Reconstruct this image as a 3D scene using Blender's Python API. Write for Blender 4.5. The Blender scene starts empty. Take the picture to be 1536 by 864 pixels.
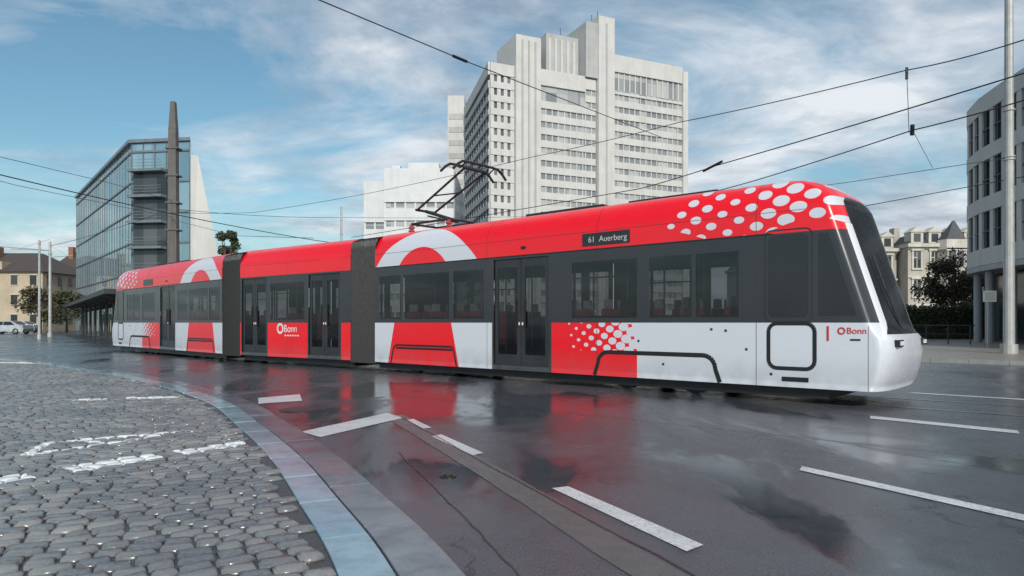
import bpy, math, random
from mathutils import Vector, Matrix
random.seed(7)
scene = bpy.context.scene
scene.view_settings.view_transform = 'Standard'
scene.view_settings.look = 'None'
scene.view_settings.exposure = 0

# ------------------------------------------------------------ node helpers
class G:
    def __init__(s, nt): s.nt = nt; s.n = nt.nodes; s.l = nt.links
    def new(s, t, **k):
        n = s.n.new(t)
        for a, b in k.items(): setattr(n, a, b)
        return n
    def put(s, sock, v):
        if hasattr(v, 'is_output'): s.l.new(v, sock)
        else: sock.default_value = v
    def m(s, op, a, b=None, c=None, clamp=False):
        n = s.new('ShaderNodeMath', operation=op); n.use_clamp = clamp
        s.put(n.inputs[0], a)
        if b is not None: s.put(n.inputs[1], b)
        if c is not None: s.put(n.inputs[2], c)
        return n.outputs[0]
    def lt(s, a, b): return s.m('LESS_THAN', a, b)
    def gt(s, a, b): return s.m('GREATER_THAN', a, b)
    def AND(s, *a):
        r = a[0]
        for x in a[1:]: r = s.m('MULTIPLY', r, x)
        return r
    def OR(s, *a):
        r = a[0]
        for x in a[1:]: r = s.m('MAXIMUM', r, x)
        return r
    def NOT(s, a): return s.m('SUBTRACT', 1.0, a)
    def between(s, x, a, b): return s.AND(s.gt(x, a), s.lt(x, b))
    def mix(s, f, a, b):
        n = s.new('ShaderNodeMix', data_type='RGBA')
        s.put(n.inputs[0], f)
        s.put(n.inputs[6], a if hasattr(a, 'is_output') else (*a, 1))
        s.put(n.inputs[7], b if hasattr(b, 'is_output') else (*b, 1))
        return n.outputs[2]
    def noise(s, vec, scale, detail=3, rough=.5, dist=0):
        n = s.new('ShaderNodeTexNoise'); n.inputs['Scale'].default_value = scale
        n.inputs['Detail'].default_value = detail; n.inputs['Roughness'].default_value = rough
        n.inputs['Distortion'].default_value = dist
        if vec is not None: s.l.new(vec, n.inputs['Vector'])
        return n.outputs[0]
    def ramp(s, x, a, b, lo=0., hi=1.):
        n = s.new('ShaderNodeMapRange'); n.clamp = True
        s.put(n.inputs[0], x)
        for i, v in enumerate((a, b, lo, hi)): s.put(n.inputs[i + 1], v)
        return n.outputs[0]
    def bump(s, h, strength, dist=.02):
        n = s.new('ShaderNodeBump'); s.put(n.inputs['Strength'], strength)
        n.inputs['Distance'].default_value = dist; s.l.new(h, n.inputs['Height'])
        return n.outputs[0]
    def pos(s): return s.new('ShaderNodeNewGeometry').outputs['Position']
    def sep(s, v):
        n = s.new('ShaderNodeSeparateXYZ'); s.l.new(v, n.inputs[0]); return n.outputs
    def scalev(s, v, sc, rot=(0, 0, 0)):
        n = s.new('ShaderNodeMapping'); n.inputs['Scale'].default_value = sc
        n.inputs['Rotation'].default_value = rot; s.l.new(v, n.inputs[0]); return n.outputs[0]

def newmat(name):
    m = bpy.data.materials.new(name); m.use_nodes = True
    g = G(m.node_tree); bs = m.node_tree.nodes['Principled BSDF']
    return m, g, bs

def mat(name, col, rough=.6, metal=0., var=.15, scale=2., bump=0., bscale=20., coat=0., stain=0.):
    m, g, bs = newmat(name)
    p = g.pos()
    n = g.noise(p, scale, 5, .6)
    lo = tuple(c * (1 - var) for c in col); hi = tuple(min(1, c * (1 + var)) for c in col)
    c = g.mix(g.ramp(n, .3, .7), lo, hi)
    if stain:
        st = g.noise(g.scalev(p, (1.2, 1.2, .12)), 1.0, 5, .65)
        c = g.mix(g.ramp(st, .5, .75, 0, stain), c, tuple(x * .45 for x in col))
    g.put(bs.inputs['Base Color'], c)
    g.put(bs.inputs['Roughness'], g.ramp(g.noise(p, scale * 3), .3, .7, max(.02, rough * .8), min(1, rough * 1.2)))
    bs.inputs['Metallic'].default_value = metal
    bs.inputs['Coat Weight'].default_value = coat
    if bump:
        g.l.new(g.bump(g.noise(p, bscale, 4), bump), bs.inputs['Normal'])
    return m

# ------------------------------------------------------------ mesh helpers
class MB:
    def __init__(s): s.v = []; s.f = []; s.m = []; s.uv = {}
    def vert(s, p, uv=None):
        s.v.append(tuple(p))
        if uv: s.uv[len(s.v) - 1] = uv
        return len(s.v) - 1
    def face(s, idx, m=0): s.f.append(tuple(idx)); s.m.append(m)
    def poly(s, pts, m=0):
        s.face([s.vert(p) for p in pts], m)
    def box(s, o, ex, ey, ez, m=0):
        o = Vector(o); ex = Vector(ex); ey = Vector(ey); ez = Vector(ez)
        i = [s.vert(o + a * ex + b * ey + c * ez) for c in (0, 1) for b in (0, 1) for a in (0, 1)]
        for q in ((0, 2, 3, 1), (4, 5, 7, 6), (0, 1, 5, 4), (2, 6, 7, 3), (0, 4, 6, 2), (1, 3, 7, 5)):
            s.face([i[k] for k in q], m)
    def abox(s, x0, x1, y0, y1, z0, z1, m=0):
        s.box((x0, y0, z0), (x1 - x0, 0, 0), (0, y1 - y0, 0), (0, 0, z1 - z0), m)
    def prism(s, plan, z0, z1, m=0, plan_top=None):
        pt = plan_top or plan
        a = [s.vert((p[0], p[1], z0)) for p in plan]; b = [s.vert((p[0], p[1], z1)) for p in pt]
        n = len(plan)
        for i in range(n): s.face((a[i], a[(i + 1) % n], b[(i + 1) % n], b[i]), m)
        s.face(b, m); s.face(a[::-1], m)
    def cyl(s, p, q, r, m=0, seg=10, r2=None):
        p = Vector(p); q = Vector(q); d = (q - p).normalized()
        u = d.orthogonal().normalized(); w = d.cross(u); r2 = r if r2 is None else r2
        A = []; B = []
        for k in range(seg):
            a = 2 * math.pi * k / seg; e = u * math.cos(a) + w * math.sin(a)
            A.append(s.vert(p + e * r)); B.append(s.vert(q + e * r2))
        for k in range(seg): s.face((A[k], A[(k + 1) % seg], B[(k + 1) % seg], B[k]), m)
        s.face(A[::-1], m); s.face(B, m)
    def tube(s, pts, r, m=0, seg=6):
        for a, b in zip(pts[:-1], pts[1:]): s.cyl(a, b, r, m, seg)
    def make(s, name, mats, parent=None, smooth=False, bevel=0):
        me = bpy.data.meshes.new(name); me.from_pydata(s.v, [], s.f)
        for m in mats: me.materials.append(m)
        me.polygons.foreach_set('material_index', s.m)
        if s.uv:
            uvl = me.uv_layers.new(name='UVMap')
            for li, l in enumerate(me.loops): uvl.data[li].uv = s.uv.get(l.vertex_index, (0, 0))
        if smooth:
            me.polygons.foreach_set('use_smooth', [True] * len(s.f))
        me.update()
        ob = bpy.data.objects.new(name, me); scene.collection.objects.link(ob)
        if bevel:
            b = ob.modifiers.new('bevel', 'BEVEL'); b.width = bevel; b.segments = 2; b.limit_method = 'ANGLE'
        if parent:
            ob.parent = parent; ob.matrix_parent_inverse = Matrix.Translation(-parent.location)
        return ob

def empty(name, loc):
    e = bpy.data.objects.new(name, None); e.location = loc; e.empty_display_size = .5
    scene.collection.objects.link(e); return e

# ------------------------------------------------------------ camera
cam = bpy.data.cameras.new('camera'); cam.lens = 24; cam.sensor_width = 36
cam.shift_y = 0.0339; cam.clip_end = 3000; cam.clip_start = .05
co = bpy.data.objects.new('camera', cam); scene.collection.objects.link(co)
co.location = (0, 0, 1.25); co.rotation_euler = (math.radians(90), 0, 0)
scene.camera = co

# ------------------------------------------------------------ light
S = Vector((.10, -.85, .50)).normalized()
sun = bpy.data.lights.new('sun', 'SUN'); sun.energy = 2.9; sun.angle = math.radians(2.0); sun.color = (1, .955, .9)
so = bpy.data.objects.new('sun', sun); scene.collection.objects.link(so)
so.rotation_euler = S.to_track_quat('Z', 'Y').to_euler(); so.location = (0, -20, 40)
w = bpy.data.worlds.new('World'); scene.world = w; w.use_nodes = True
g = G(w.node_tree); bg = w.node_tree.nodes['Background']
sky = g.new('ShaderNodeTexSky', sky_type='NISHITA'); sky.sun_disc = False
sky.sun_elevation = math.asin(S.z); sky.sun_rotation = math.atan2(S.x, S.y)
sky.air_density = 1.0; sky.dust_density = 1.5; sky.ozone_density = 2.0
tc = g.new('ShaderNodeTexCoord').outputs['Generated']
sx, sy, sz = g.sep(tc)[:3]
den = g.m('ADD', g.m('MAXIMUM', sz, 0.0), .16)
comb = g.new('ShaderNodeCombineXYZ')
g.put(comb.inputs[0], g.m('DIVIDE', sx, den)); g.put(comb.inputs[1], g.m('DIVIDE', sy, den)); comb.inputs[2].default_value = .7
cv = g.scalev(comb.outputs[0], (.85, 1.15, 1), (0, 0, math.radians(-28)))
n1 = g.noise(cv, 1.15, 10, .6, .45)
bias = g.ramp(sx, -.55, .45, -.01, .13)
c1 = g.m('ADD', n1, bias)
mask = g.ramp(c1, .45, .66)
hz = g.ramp(sz, .0, .22, .55, 0.)
mask = g.m('MAXIMUM', g.m('MULTIPLY', mask, .93), hz)
shade = g.ramp(g.noise(cv, 2.4, 6, .6, .3), .36, .62, 0, 1)
ccol = g.mix(shade, (2.9, 3.4, 4.1), (6.8, 7.1, 7.4))
tint = g.new('ShaderNodeVectorMath', operation='MULTIPLY'); g.l.new(sky.outputs[0], tint.inputs[0]); tint.inputs[1].default_value = (.80, 1.03, .95)
col = g.mix(mask, tint.outputs[0], ccol)
g.l.new(col, bg.inputs[0]); bg.inputs[1].default_value = .125

# ------------------------------------------------------------ ground materials
def asphalt_mat():
    m, g, bs = newmat('wet_asphalt')
    p = g.pos(); px, py, pz = g.sep(p)[:3]
    big = g.noise(g.scalev(p, (.6, .24, 1), (0, 0, math.radians(-48))), 1.0, 6, .62, .6)
    def blob(cx, cy, r, amt):
        dx = g.m('SUBTRACT', px, cx); dy = g.m('SUBTRACT', py, cy)
        d = g.m('SQRT', g.m('ADD', g.m('MULTIPLY', dx, dx), g.m('MULTIPLY', dy, dy)))
        return g.ramp(d, 0, r, amt, 0)
    b = g.m('ADD', big, blob(-1.5, 9.5, 7.0, .19))
    b = g.m('ADD', b, blob(-.62, 5.5, 1.2, .2))
    pud = g.ramp(b, .43, .66)
    fine = g.noise(p, 90, 4, .7)
    med = g.noise(p, 3.0, 6, .65)
    spk = g.new('ShaderNodeTexVoronoi'); spk.inputs['Scale'].default_value = 75; g.l.new(p, spk.inputs['Vector'])
    c = g.mix(g.ramp(med, .3, .7), (.042, .046, .056), (.072, .076, .088))
    c = g.mix(g.ramp(fine, .48, .72), c, (.18, .18, .195))
    c = g.mix(g.m('MULTIPLY', pud, .6), c, (.032, .037, .046))
    ck = g.new('ShaderNodeTexVoronoi', feature='DISTANCE_TO_EDGE'); ck.inputs['Scale'].default_value = .55
    wv = g.new('ShaderNodeVectorMath', operation='ADD'); g.l.new(p, wv.inputs[0])
    nn = g.new('ShaderNodeTexNoise'); nn.inputs['Scale'].default_value = 1.6; nn.inputs['Detail'].default_value = 6; g.l.new(p, nn.inputs['Vector'])
    g.l.new(nn.outputs[1], wv.inputs[1]); g.l.new(wv.outputs[0], ck.inputs['Vector'])
    crack = g.AND(g.lt(ck.outputs[0], .006), g.gt(g.noise(p, .5, 2), .5))
    c = g.mix(g.m('MULTIPLY', crack, .7), c, (.015, .015, .017))
    g.put(bs.inputs['Base Color'], c)
    g.put(bs.inputs['Roughness'], g.m('ADD', g.ramp(pud, 0, 1, .31, .09), g.ramp(med, .3, .7, -.05, .05)))
    g.put(bs.inputs['Specular IOR Level'], g.ramp(pud, 0, 1, .8, 1.0))
    h = g.m('ADD', g.m('MULTIPLY', fine, 1.0), g.m('MULTIPLY', spk.outputs[0], .7))
    g.l.new(g.bump(h, g.ramp(pud, 0, 1, .6, .06), .008), bs.inputs['Normal'])
    return m
M_asph = asphalt_mat()

def rectmask(g, x, y, cx, cy, ang, hx, hy):
    ca, sa = math.cos(ang), math.sin(ang)
    dx = g.m('SUBTRACT', x, cx); dy = g.m('SUBTRACT', y, cy)
    u = g.m('ABSOLUTE', g.m('ADD', g.m('MULTIPLY', dx, ca), g.m('MULTIPLY', dy, sa)))
    v = g.m('ABSOLUTE', g.m('SUBTRACT', g.m('MULTIPLY', dy, ca), g.m('MULTIPLY', dx, sa)))
    return g.AND(g.lt(u, hx), g.lt(v, hy))

def cobble_mat():
    m, g, bs = newmat('wet_cobble_stone')
    p = g.pos(); x, y, z = g.sep(p)[:3]
    isl = g.new('ShaderNodeNewGeometry').outputs['Random Per Island']
    c = g.mix(isl, (.09, .097, .11), (.25, .245, .235))
    c = g.mix(g.ramp(g.noise(p, 40, 4), .4, .75, 0, .5), c, (.32, .31, .29))
    c = g.mix(g.ramp(g.noise(p, .7, 4), .45, .65, 0, .5), c, (.085, .095, .115))
    a = math.atan2(.56, .39)
    rs = [rectmask(g, x, y, -3.49, 6.0, a, .37, .15), rectmask(g, x, y, -2.92, 6.75, a, .37, .13),
          rectmask(g, x, y, -4.09, 5.18, a, .37, .15),
          rectmask(g, x, y, -5.9, 11.2, math.radians(8), .4, .14), rectmask(g, x, y, -6.75, 10.9, math.radians(8), .22, .12),
          rectmask(g, x, y, -15.6, 21.0, math.radians(-10), 1.6, .3)]
    def stroke(x0, y0, x1, y1, wd=.045):
        rs.append(rectmask(g, x, y, (x0 + x1) / 2, (y0 + y1) / 2, math.atan2(y1 - y0, x1 - x0), math.hypot(x1 - x0, y1 - y0) / 2, wd))
    stroke(-4.5, 6.3, -3.85, 7.45); stroke(-4.4, 7.35, -3.85, 7.45); stroke(-4.75, 7.0, -3.7, 7.75)
    stroke(-4.75, 7.0, -4.5, 6.3); stroke(-4.6, 7.15, -4.1, 6.95)
    pm = g.OR(*rs)
    pm = g.AND(pm, g.ramp(g.noise(p, 22, 5, .7), .32, .46, .3, 1))
    c = g.mix(pm, c, (.74, .75, .76))
    g.put(bs.inputs['Base Color'], c)
    g.put(bs.inputs['Roughness'], g.ramp(g.noise(p, 1.3, 4), .35, .65, .14, .36))
    bs.inputs['Specular IOR Level'].default_value = .75
    g.l.new(g.bump(g.noise(p, 55, 4), .3, .006), bs.inputs['Normal'])
    return m
M_cob = cobble_mat()
M_joint = mat('cobble_joint', (.045, .044, .042), .4, scale=8, bump=.4)

def slab_mat(name, lo, hi, r0, r1):
    m, g, bs = newmat(name); p = g.pos()
    isl = g.new('ShaderNodeNewGeometry').outputs['Random Per Island']
    c = g.mix(isl, lo, hi)
    c = g.mix(g.ramp(g.noise(p, 5, 6, .65), .45, .7, 0, .6), c, tuple(v * .5 for v in lo))
    g.put(bs.inputs['Base Color'], c)
    g.put(bs.inputs['Roughness'], g.ramp(g.noise(p, 2.5, 4), .35, .65, r0, r1))
    bs.inputs['Specular IOR Level'].default_value = .9
    g.l.new(g.bump(g.noise(p, 60, 5), .2, .005), bs.inputs['Normal'])
    return m
M_kerbA = slab_mat('pale_kerb_stone', (.20, .31, .38), (.34, .45, .51), .06, .2)
M_kerbB = slab_mat('grey_gutter_stone', (.115, .125, .145), (.18, .19, .21), .12, .3)

def paint_mat():
    m, g, bs = newmat('worn_road_paint'); p = g.pos()
    n = g.noise(p, 30, 7, .75)
    c = g.mix(g.ramp(n, .32, .5), (.2, .2, .21), (.72, .73, .74))
    c = g.mix(g.ramp(g.noise(p, 2.5, 4), .4, .7, 0, .45), c, (.34, .35, .37))
    g.put(bs.inputs['Base Color'], c); bs.inputs['Roughness'].default_value = .3
    g.l.new(g.bump(g.noise(p, 90, 3), .3, .006), bs.inputs['Normal'])
    return m
M_paint = paint_mat()

mb = MB(); mb.poly([(-900, -60, 0), (900, -60, 0), (900, 1500, 0), (-900, 1500, 0)])
mb.make('ground', [M_asph])

# kerb curve
K = [(-24, 27), (-17, 22.6), (-13.2, 19.6), (-8.3, 14.9), (-5.04, 11.03), (-3.3, 8.2), (-2.2, 6.21), (-1.44, 4.64), (-1.0, 3.7), (-.6, 2.7), (-.1, 1.4), (.5, 0)]
def catmull(P, n=14):
    out = []
    for i in range(len(P) - 1):
        p0 = P[max(i - 1, 0)]; p1 = P[i]; p2 = P[i + 1]; p3 = P[min(i + 2, len(P) - 1)]
        for k in range(n):
            t = k / n
            out.append(tuple(.5 * (2 * p1[j] + (p2[j] - p0[j]) * t + (2 * p0[j] - 5 * p1[j] + 4 * p2[j] - p3[j]) * t * t + (3 * p1[j] - p0[j] - 3 * p2[j] + p3[j]) * t ** 3) for j in range(2)))
    out.append(P[-1]); return out
KC = catmull(K)
def resample(C, step):
    out = [C[0]]; acc = 0
    for a, b in zip(C[:-1], C[1:]):
        d = math.dist(a, b); pos = 0
        while acc + (d - pos) >= step:
            pos += step - acc; acc = 0; t = pos / d
            out.append((a[0] + (b[0] - a[0]) * t, a[1] + (b[1] - a[1]) * t))
        acc += d - pos
    return out
def offs(C, o):
    r = []
    for i, p in enumerate(C):
        a = C[max(i - 1, 0)]; b = C[min(i + 1, len(C) - 1)]
        dx, dy = b[0] - a[0], b[1] - a[1]; l = math.hypot(dx, dy)
        r.append((p[0] - dy / l * o, p[1] + dx / l * o))
    return r
def strip(name, o0, o1, z, step, m, gap=.012):
    C = resample(KC, step / 4); A = offs(C, o0); B = offs(C, o1); mb = MB()
    for i in range(0, len(C) - 4, 4):
        zz = z + random.uniform(-.003, .003)
        a = [A[i + k] for k in range(5)]; b = [B[i + k] for k in range(5)]
        def sh(p, q, g): d = math.dist(p, q); return (p[0] + (q[0] - p[0]) * g / d, p[1] + (q[1] - p[1]) * g / d)
        a[0] = sh(a[0], a[1], gap / 2); b[0] = sh(b[0], b[1], gap / 2); a[4] = sh(a[4], a[3], gap / 2); b[4] = sh(b[4], b[3], gap / 2)
        mb.prism(a + b[::-1], .001, zz, 0)
    return mb.make(name, [m], bevel=.006)
strip('kerb', 0.0, .26, .022, .85, M_kerbA, .02)
strip('gutter', .275, .58, .016, 1.1, M_kerbB, .018)
mb = MB(); Cb = offs(KC, -.003)
mb.poly([(p[0], p[1], .004) for p in Cb] + [(-40, 0, .004), (-40, 27, .004)])
mb.make('cobble_bed', [M_joint])
def inside(x, y):
    for a, b in zip(KC[:-1], KC[1:]):
        if (a[1] - y) * (b[1] - y) <= 0 and a[1] != b[1]:
            t = (y - a[1]) / (b[1] - a[1]); return x < a[0] + (b[0] - a[0]) * t - .075
    return False
mb = MB(); ang = math.radians(24); ca, sa = math.cos(ang), math.sin(ang)
v = -14.
while v < 34:
    rowh = random.uniform(.11, .145); u = -34 + random.random() * .1
    while u < 16:
        L = random.uniform(.12, .21)
        cu = u + L / 2; wav = .12 * math.sin(cu * .9) + .05 * math.sin(cu * 2.3 + 1)
        x = cu * ca - (v + wav) * sa; y = cu * sa + (v + wav) * ca
        if 2.2 < y < 24 and x > -.82 * y - 1 and inside(x, y):
            hl = L / 2 - .007; hw = rowh / 2 - .007; z = .028 + random.uniform(-.006, .004)
            b = .02; ra = ang + random.uniform(-.07, .07) + .1 * math.cos(cu * .9); c2, s2 = math.cos(ra), math.sin(ra)
            tx, ty = random.uniform(-.05, .05), random.uniform(-.05, .05)
            lo = []; mi = []; hi = []
            for (a_, b_) in ((-1, -1), (1, -1), (1, 1), (-1, 1)):
                ju, jv = random.uniform(-.009, .009), random.uniform(-.009, .009)
                pu, pv = a_ * hl + ju, b_ * hw + jv
                lo.append(mb.vert((x + pu * c2 - pv * s2, y + pu * s2 + pv * c2, .003)))
                mi.append(mb.vert((x + pu * c2 - pv * s2, y + pu * s2 + pv * c2, z - .011)))
                qu, qv = a_ * (hl - b) + ju, b_ * (hw - b) + jv
                hi.append(mb.vert((x + qu * c2 - qv * s2, y + qu * s2 + qv * c2, z + tx * qu + ty * qv)))
            for k in range(4):
                k2 = (k + 1) % 4
                mb.face((lo[k], lo[k2], mi[k2], mi[k])); mb.face((mi[k], mi[k2], hi[k2], hi[k]))
            mb.face(hi)
        u += L
    v += rowh
mb.make('cobblestones', [M_cob], smooth=True)

mb = MB()
def quad(pts, z=.005): mb.poly([(a, b, z) for a, b in pts])
quad([(.30, 5.14), (.427, 5.20), (1.074, 3.83), (.952, 3.72)])
quad([(-.878, 7.49), (-.789, 7.62), (-.274, 6.53), (-.37, 6.42)])
quad([(-2.41, 7.80), (-2.09, 7.44), (-1.42, 8.95), (-1.73, 9.41)])
quad([(-4.2, 11.3), (-3.9, 10.5), (-3.35, 10.9), (-3.7, 11.9)])
quad([(2.43, 5.77), (2.52, 5.93), (4.15, 2.9), (4.03, 2.8)])
quad([(4.66, 8.89), (4.80, 9.14), (5.85, 7.9), (5.70, 7.66)])
quad([(7.1, 12.25), (7.1, 12.05), (9.6, 9.8), (9.7, 10.0)])
quad([(1.3, 2.95), (1.42, 3.05), (1.95, 2.0), (1.8, 1.9)])
quad([(-1.35, 8.75), (-1.28, 8.85), (-.95, 8.1), (-1.05, 8.05)])
quad([(9.6, 11.9), (9.7, 12.1), (14, 8.2), (13.9, 8.0)])
mb.make('road_markings', [M_paint])
M_dark = mat('tar_seam', (.02, .02, .022), .25, scale=6)
M_patch = mat('asphalt_patch', (.12, .115, .115), .3, scale=5, bump=.5, bscale=120)
mb = MB()
def band(p, q, wd, z, m):
    p = Vector(p); q = Vector(q); d = (q - p).normalized(); n = Vector((-d.y, d.x)) * wd / 2
    n_seg = 24; L = []; R = []; off = 0
    for i in range(n_seg + 1):
        off = off * .8 + random.uniform(-.012, .012)
        c = p.lerp(q, i / n_seg) + n.normalized() * off
        L.append(mb.vert((c.x + n.x, c.y + n.y, z))); R.append(mb.vert((c.x - n.x, c.y - n.y, z)))
    for i in range(n_seg): mb.face((L[i], R[i], R[i + 1], L[i + 1]), m)
band((-1.6, 9.2), (.9, 3.0), .26, .0035, 1)
band((-1.1, 6.6), (.1, 3.2), .012, .004, 0); band((-1.45, 9.0), (1.1, 2.9), .015, .0055, 0)
band((-4, 13.5), (6, 5.0), .014, .004, 0); band((3.2, 7.6), (4.6, 4.8), .012, .004, 0)
mb.make('road_seams', [M_dark, M_patch])
M_iron = mat('cast_iron', (.06, .055, .05), .35, .8, scale=10, bump=.5)
mb = MB(); mb.cyl((-3.0, 9.8, 0), (-3.0, 9.8, .007), .33, 0, 28); mb.cyl((-3.0, 9.8, .007), (-3.0, 9.8, .011), .27, 0, 28)
mb.cyl((-.52, 5.55, 0), (-.52, 5.55, .012), .07, 0, 16); mb.cyl((-.52, 5.55, .012), (-.52, 5.55, .02), .04, 0, 12)
mb.make('manhole_cover', [M_iron])

# ------------------------------------------------------------ TRAM
MID0 = Vector((-4.20, 18.09)); MIDD = Vector((-.8036, .5953)).normalized()
R0 = MID0 + MIDD * 5.605; RD = Vector((-.715, .699)).normalized()
def perp(d): return Vector((d.y, -d.x))
FB = Vector((-.7504, .661)); FI = perp(FB)
class Frame:
    def __init__(s, o, a, b): s.o = Vector(o); s.a = a; s.b = b
    def __call__(s, x, w_, z):
        p = s.o + s.a * x + s.b * w_; return Vector((p.x, p.y, z))
LF = 12.15; TOT = 13.08
F1 = Frame((5.609, 9.447), FB, FI)
F2 = Frame(MID0, MIDD, perp(MIDD))
F3 = Frame(R0 + RD * TOT, -RD, perp(RD))
tram = empty('tram', (0, 14, 0))

RED = (.84, .006, .016); WHITE = (.62, .64, .70); DARK = (.03, .032, .038)
TIP = [(.25, .42), (.42, .32), (.8, .27), (1.02, .29), (1.12, .37), (1.2, .42), (3.15, 1.03), (3.28, 1.13), (3.4, 1.28), (3.48, 1.45), (3.53, 1.7)]
def interp(T, z):
    for (a, b), (c, d) in zip(T[:-1], T[1:]):
        if z <= c: return b + (d - b) * max(0, (z - a)) / (c - a)
    return T[-1][1]
def livery(name, mid=False):
    m, g, bs = newmat(name)
    uv = g.new('ShaderNodeUVMap').outputs[0]; s, z, _ = g.sep(uv)[:3]
    tip = g.m('ADD', .42, g.m('MULTIPLY', g.m('SUBTRACT', z, 1.2), .313))
    st = None
    if not mid:
        low = g.lt(z, 1.25); up = g.gt(z, 2.65)
        w1 = g.AND(low, g.lt(s, 4.45))
        inner = g.lt(g.m('ABSOLUTE', g.m('SUBTRACT', s, 10.35)), g.m('ADD', 1.02, g.m('MULTIPLY', g.m('SUBTRACT', 1.25, z), .25)))
        w2 = g.AND(low, g.between(s, 8.05, 12.3), g.NOT(inner))
        def circ(cs, cz, r):
            ds = g.m('SUBTRACT', s, cs); dz = g.m('SUBTRACT', z, cz)
            return g.lt(g.m('ADD', g.m('MULTIPLY', ds, ds), g.m('MULTIPLY', dz, dz)), r * r)
        w3 = g.AND(up, circ(10.3, 1.17, 2.33), g.NOT(circ(10.35, 2.0, 1.06)))
        def dots(cell, rad, ss=.72, a=.6):
            s2 = g.m('MULTIPLY', s, ss)
            u = g.m('DIVIDE', g.m('ADD', g.m('MULTIPLY', s2, math.cos(a)), g.m('MULTIPLY', z, math.sin(a))), cell)
            v = g.m('DIVIDE', g.m('SUBTRACT', g.m('MULTIPLY', z, math.cos(a)), g.m('MULTIPLY', s2, math.sin(a))), cell)
            fu = g.m('SUBTRACT', g.m('FRACT', u), .5); fv = g.m('SUBTRACT', g.m('FRACT', v), .5)
            return g.lt(g.m('ADD', g.m('MULTIPLY', fu, fu), g.m('MULTIPLY', fv, fv)), g.m('MULTIPLY', rad, rad))
        r1 = g.m('ADD', g.ramp(s, .8, 4.1, .42, .19), g.m('MULTIPLY', g.m('SINE', g.m('MULTIPLY', s, 4.2)), .05))
        patch = g.gt(g.m('ADD', g.m('SUBTRACT', z, 2.70), g.m('MULTIPLY', g.m('SINE', g.m('ADD', g.m('MULTIPLY', s, 2.6), 1.0)), .14)), 0.)
        patch = g.AND(patch, g.lt(g.m('ADD', s, g.m('MULTIPLY', g.m('SUBTRACT', z, 2.65), 1.0)), 4.3))
        w4 = g.AND(up, dots(.225, r1, .66), patch)
        r2 = g.ramp(s, 4.35, 6.0, .60, .12)
        w5 = g.AND(low, g.gt(z, .72), g.between(s, 4.4, 6.0), dots(.16, r2, .75))
        st = g.AND(g.between(z, 1.0, 2.75), g.between(g.m('SUBTRACT', s, tip), .035, .078))
        white = g.OR(w1, w2, w3, w4, w5)
        band = g.AND(g.between(z, 1.25, 2.65), g.gt(g.m('SUBTRACT', s, tip), .078))
        wind = g.AND(g.between(z, 1.08, 3.22), g.lt(g.m('SUBTRACT', s, tip), .04))
        door = g.AND(g.lt(z, 2.65), g.between(s, 6.42, 8.05))
        dark = g.OR(band, wind, door)
    else:
        white = g.m('ADD', 0., 0.)
        dark = g.OR(g.between(z, 1.25, 2.65), g.AND(g.lt(z, 2.65), g.OR(g.between(s, .5, 1.95), g.between(s, 3.85, 5.25))))
    c = g.mix(white, RED, WHITE)
    c = g.mix(dark, c, DARK)
    if st is not None:
        c = g.mix(wind, c, (.012, .013, .016))
        c = g.mix(st, c, (.75, .76, .8))
    seams = [2.26, 5.33, 8.2] if not mid else [2.9]
    sm = g.OR(*[g.lt(g.m('ABSOLUTE', g.m('SUBTRACT', s, k)), .007) for k in seams], g.AND(g.lt(g.m('ABSOLUTE', g.m('SUBTRACT', z, 2.99)), .006), g.gt(s, 1.5)))
    if not mid: sm = g.OR(g.AND(sm, g.gt(s, 1.3)), g.AND(g.lt(z, 1.2), g.lt(g.m('ABSOLUTE', g.m('SUBTRACT', s, .62)), .006)))
    c = g.mix(g.m('MULTIPLY', sm, .75), c, (.05, .02, .02))
    p = g.pos()
    d = g.m('MULTIPLY', g.ramp(z, .25, .75, .4, 0), g.ramp(g.noise(p, 4, 5), .3, .7, .3, 1))
    c = g.mix(d, c, (.14, .13, .12))
    g.put(bs.inputs['Base Color'], c)
    g.put(bs.inputs['Roughness'], g.m('ADD', g.ramp(g.noise(p, 3, 3), .3, .7, .22, .32), g.m('MULTIPLY', d, .4)))
    bs.inputs['Coat Weight'].default_value = .35; bs.inputs['Coat Roughness'].default_value = .08
    g.l.new(g.bump(g.noise(p, 1.4, 2), .05, .03), bs.inputs['Normal'])
    return m
M_liv = livery('tram_livery'); M_livm = livery('tram_livery_middle', True)
def glass_mat(name, tintc, refl=.0):
    m, g, bs = newmat(name)
    g.n.remove(bs)
    t = g.new('ShaderNodeBsdfTransparent'); t.inputs[0].default_value = (*tintc, 1)
    gl = g.new('ShaderNodeBsdfGlossy'); gl.inputs['Roughness'].default_value = .05; gl.inputs[0].default_value = (.85, .9, .95, 1)
    geo = g.new('ShaderNodeNewGeometry')
    dt = g.new('ShaderNodeVectorMath', operation='DOT_PRODUCT'); g.l.new(geo.outputs['Normal'], dt.inputs[0]); g.l.new(geo.outputs['Incoming'], dt.inputs[1])
    cth = g.m('ABSOLUTE', dt.outputs['Value'])
    f = g.m('ADD', .05, g.m('MULTIPLY', .9, g.m('POWER', g.m('SUBTRACT', 1.0, cth), 5.0)))
    mx = g.new('ShaderNodeMixShader'); g.l.new(g.m('ADD', f, refl, clamp=True), mx.inputs[0])
    g.l.new(t.outputs[0], mx.inputs[1]); g.l.new(gl.outputs[0], mx.inputs[2])
    out = [n for n in g.n if n.type == 'OUTPUT_MATERIAL'][0]; g.l.new(mx.outputs[0], out.inputs[0])
    return m
M_tglass = glass_mat('tinted_tram_glass', (.33, .335, .35), .02)
M_black = mat('black_rubber', (.015, .015, .017), .45)
M_dgl = mat('dark_gloss_panel', (.022, .024, .029), .12, scale=1)
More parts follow.
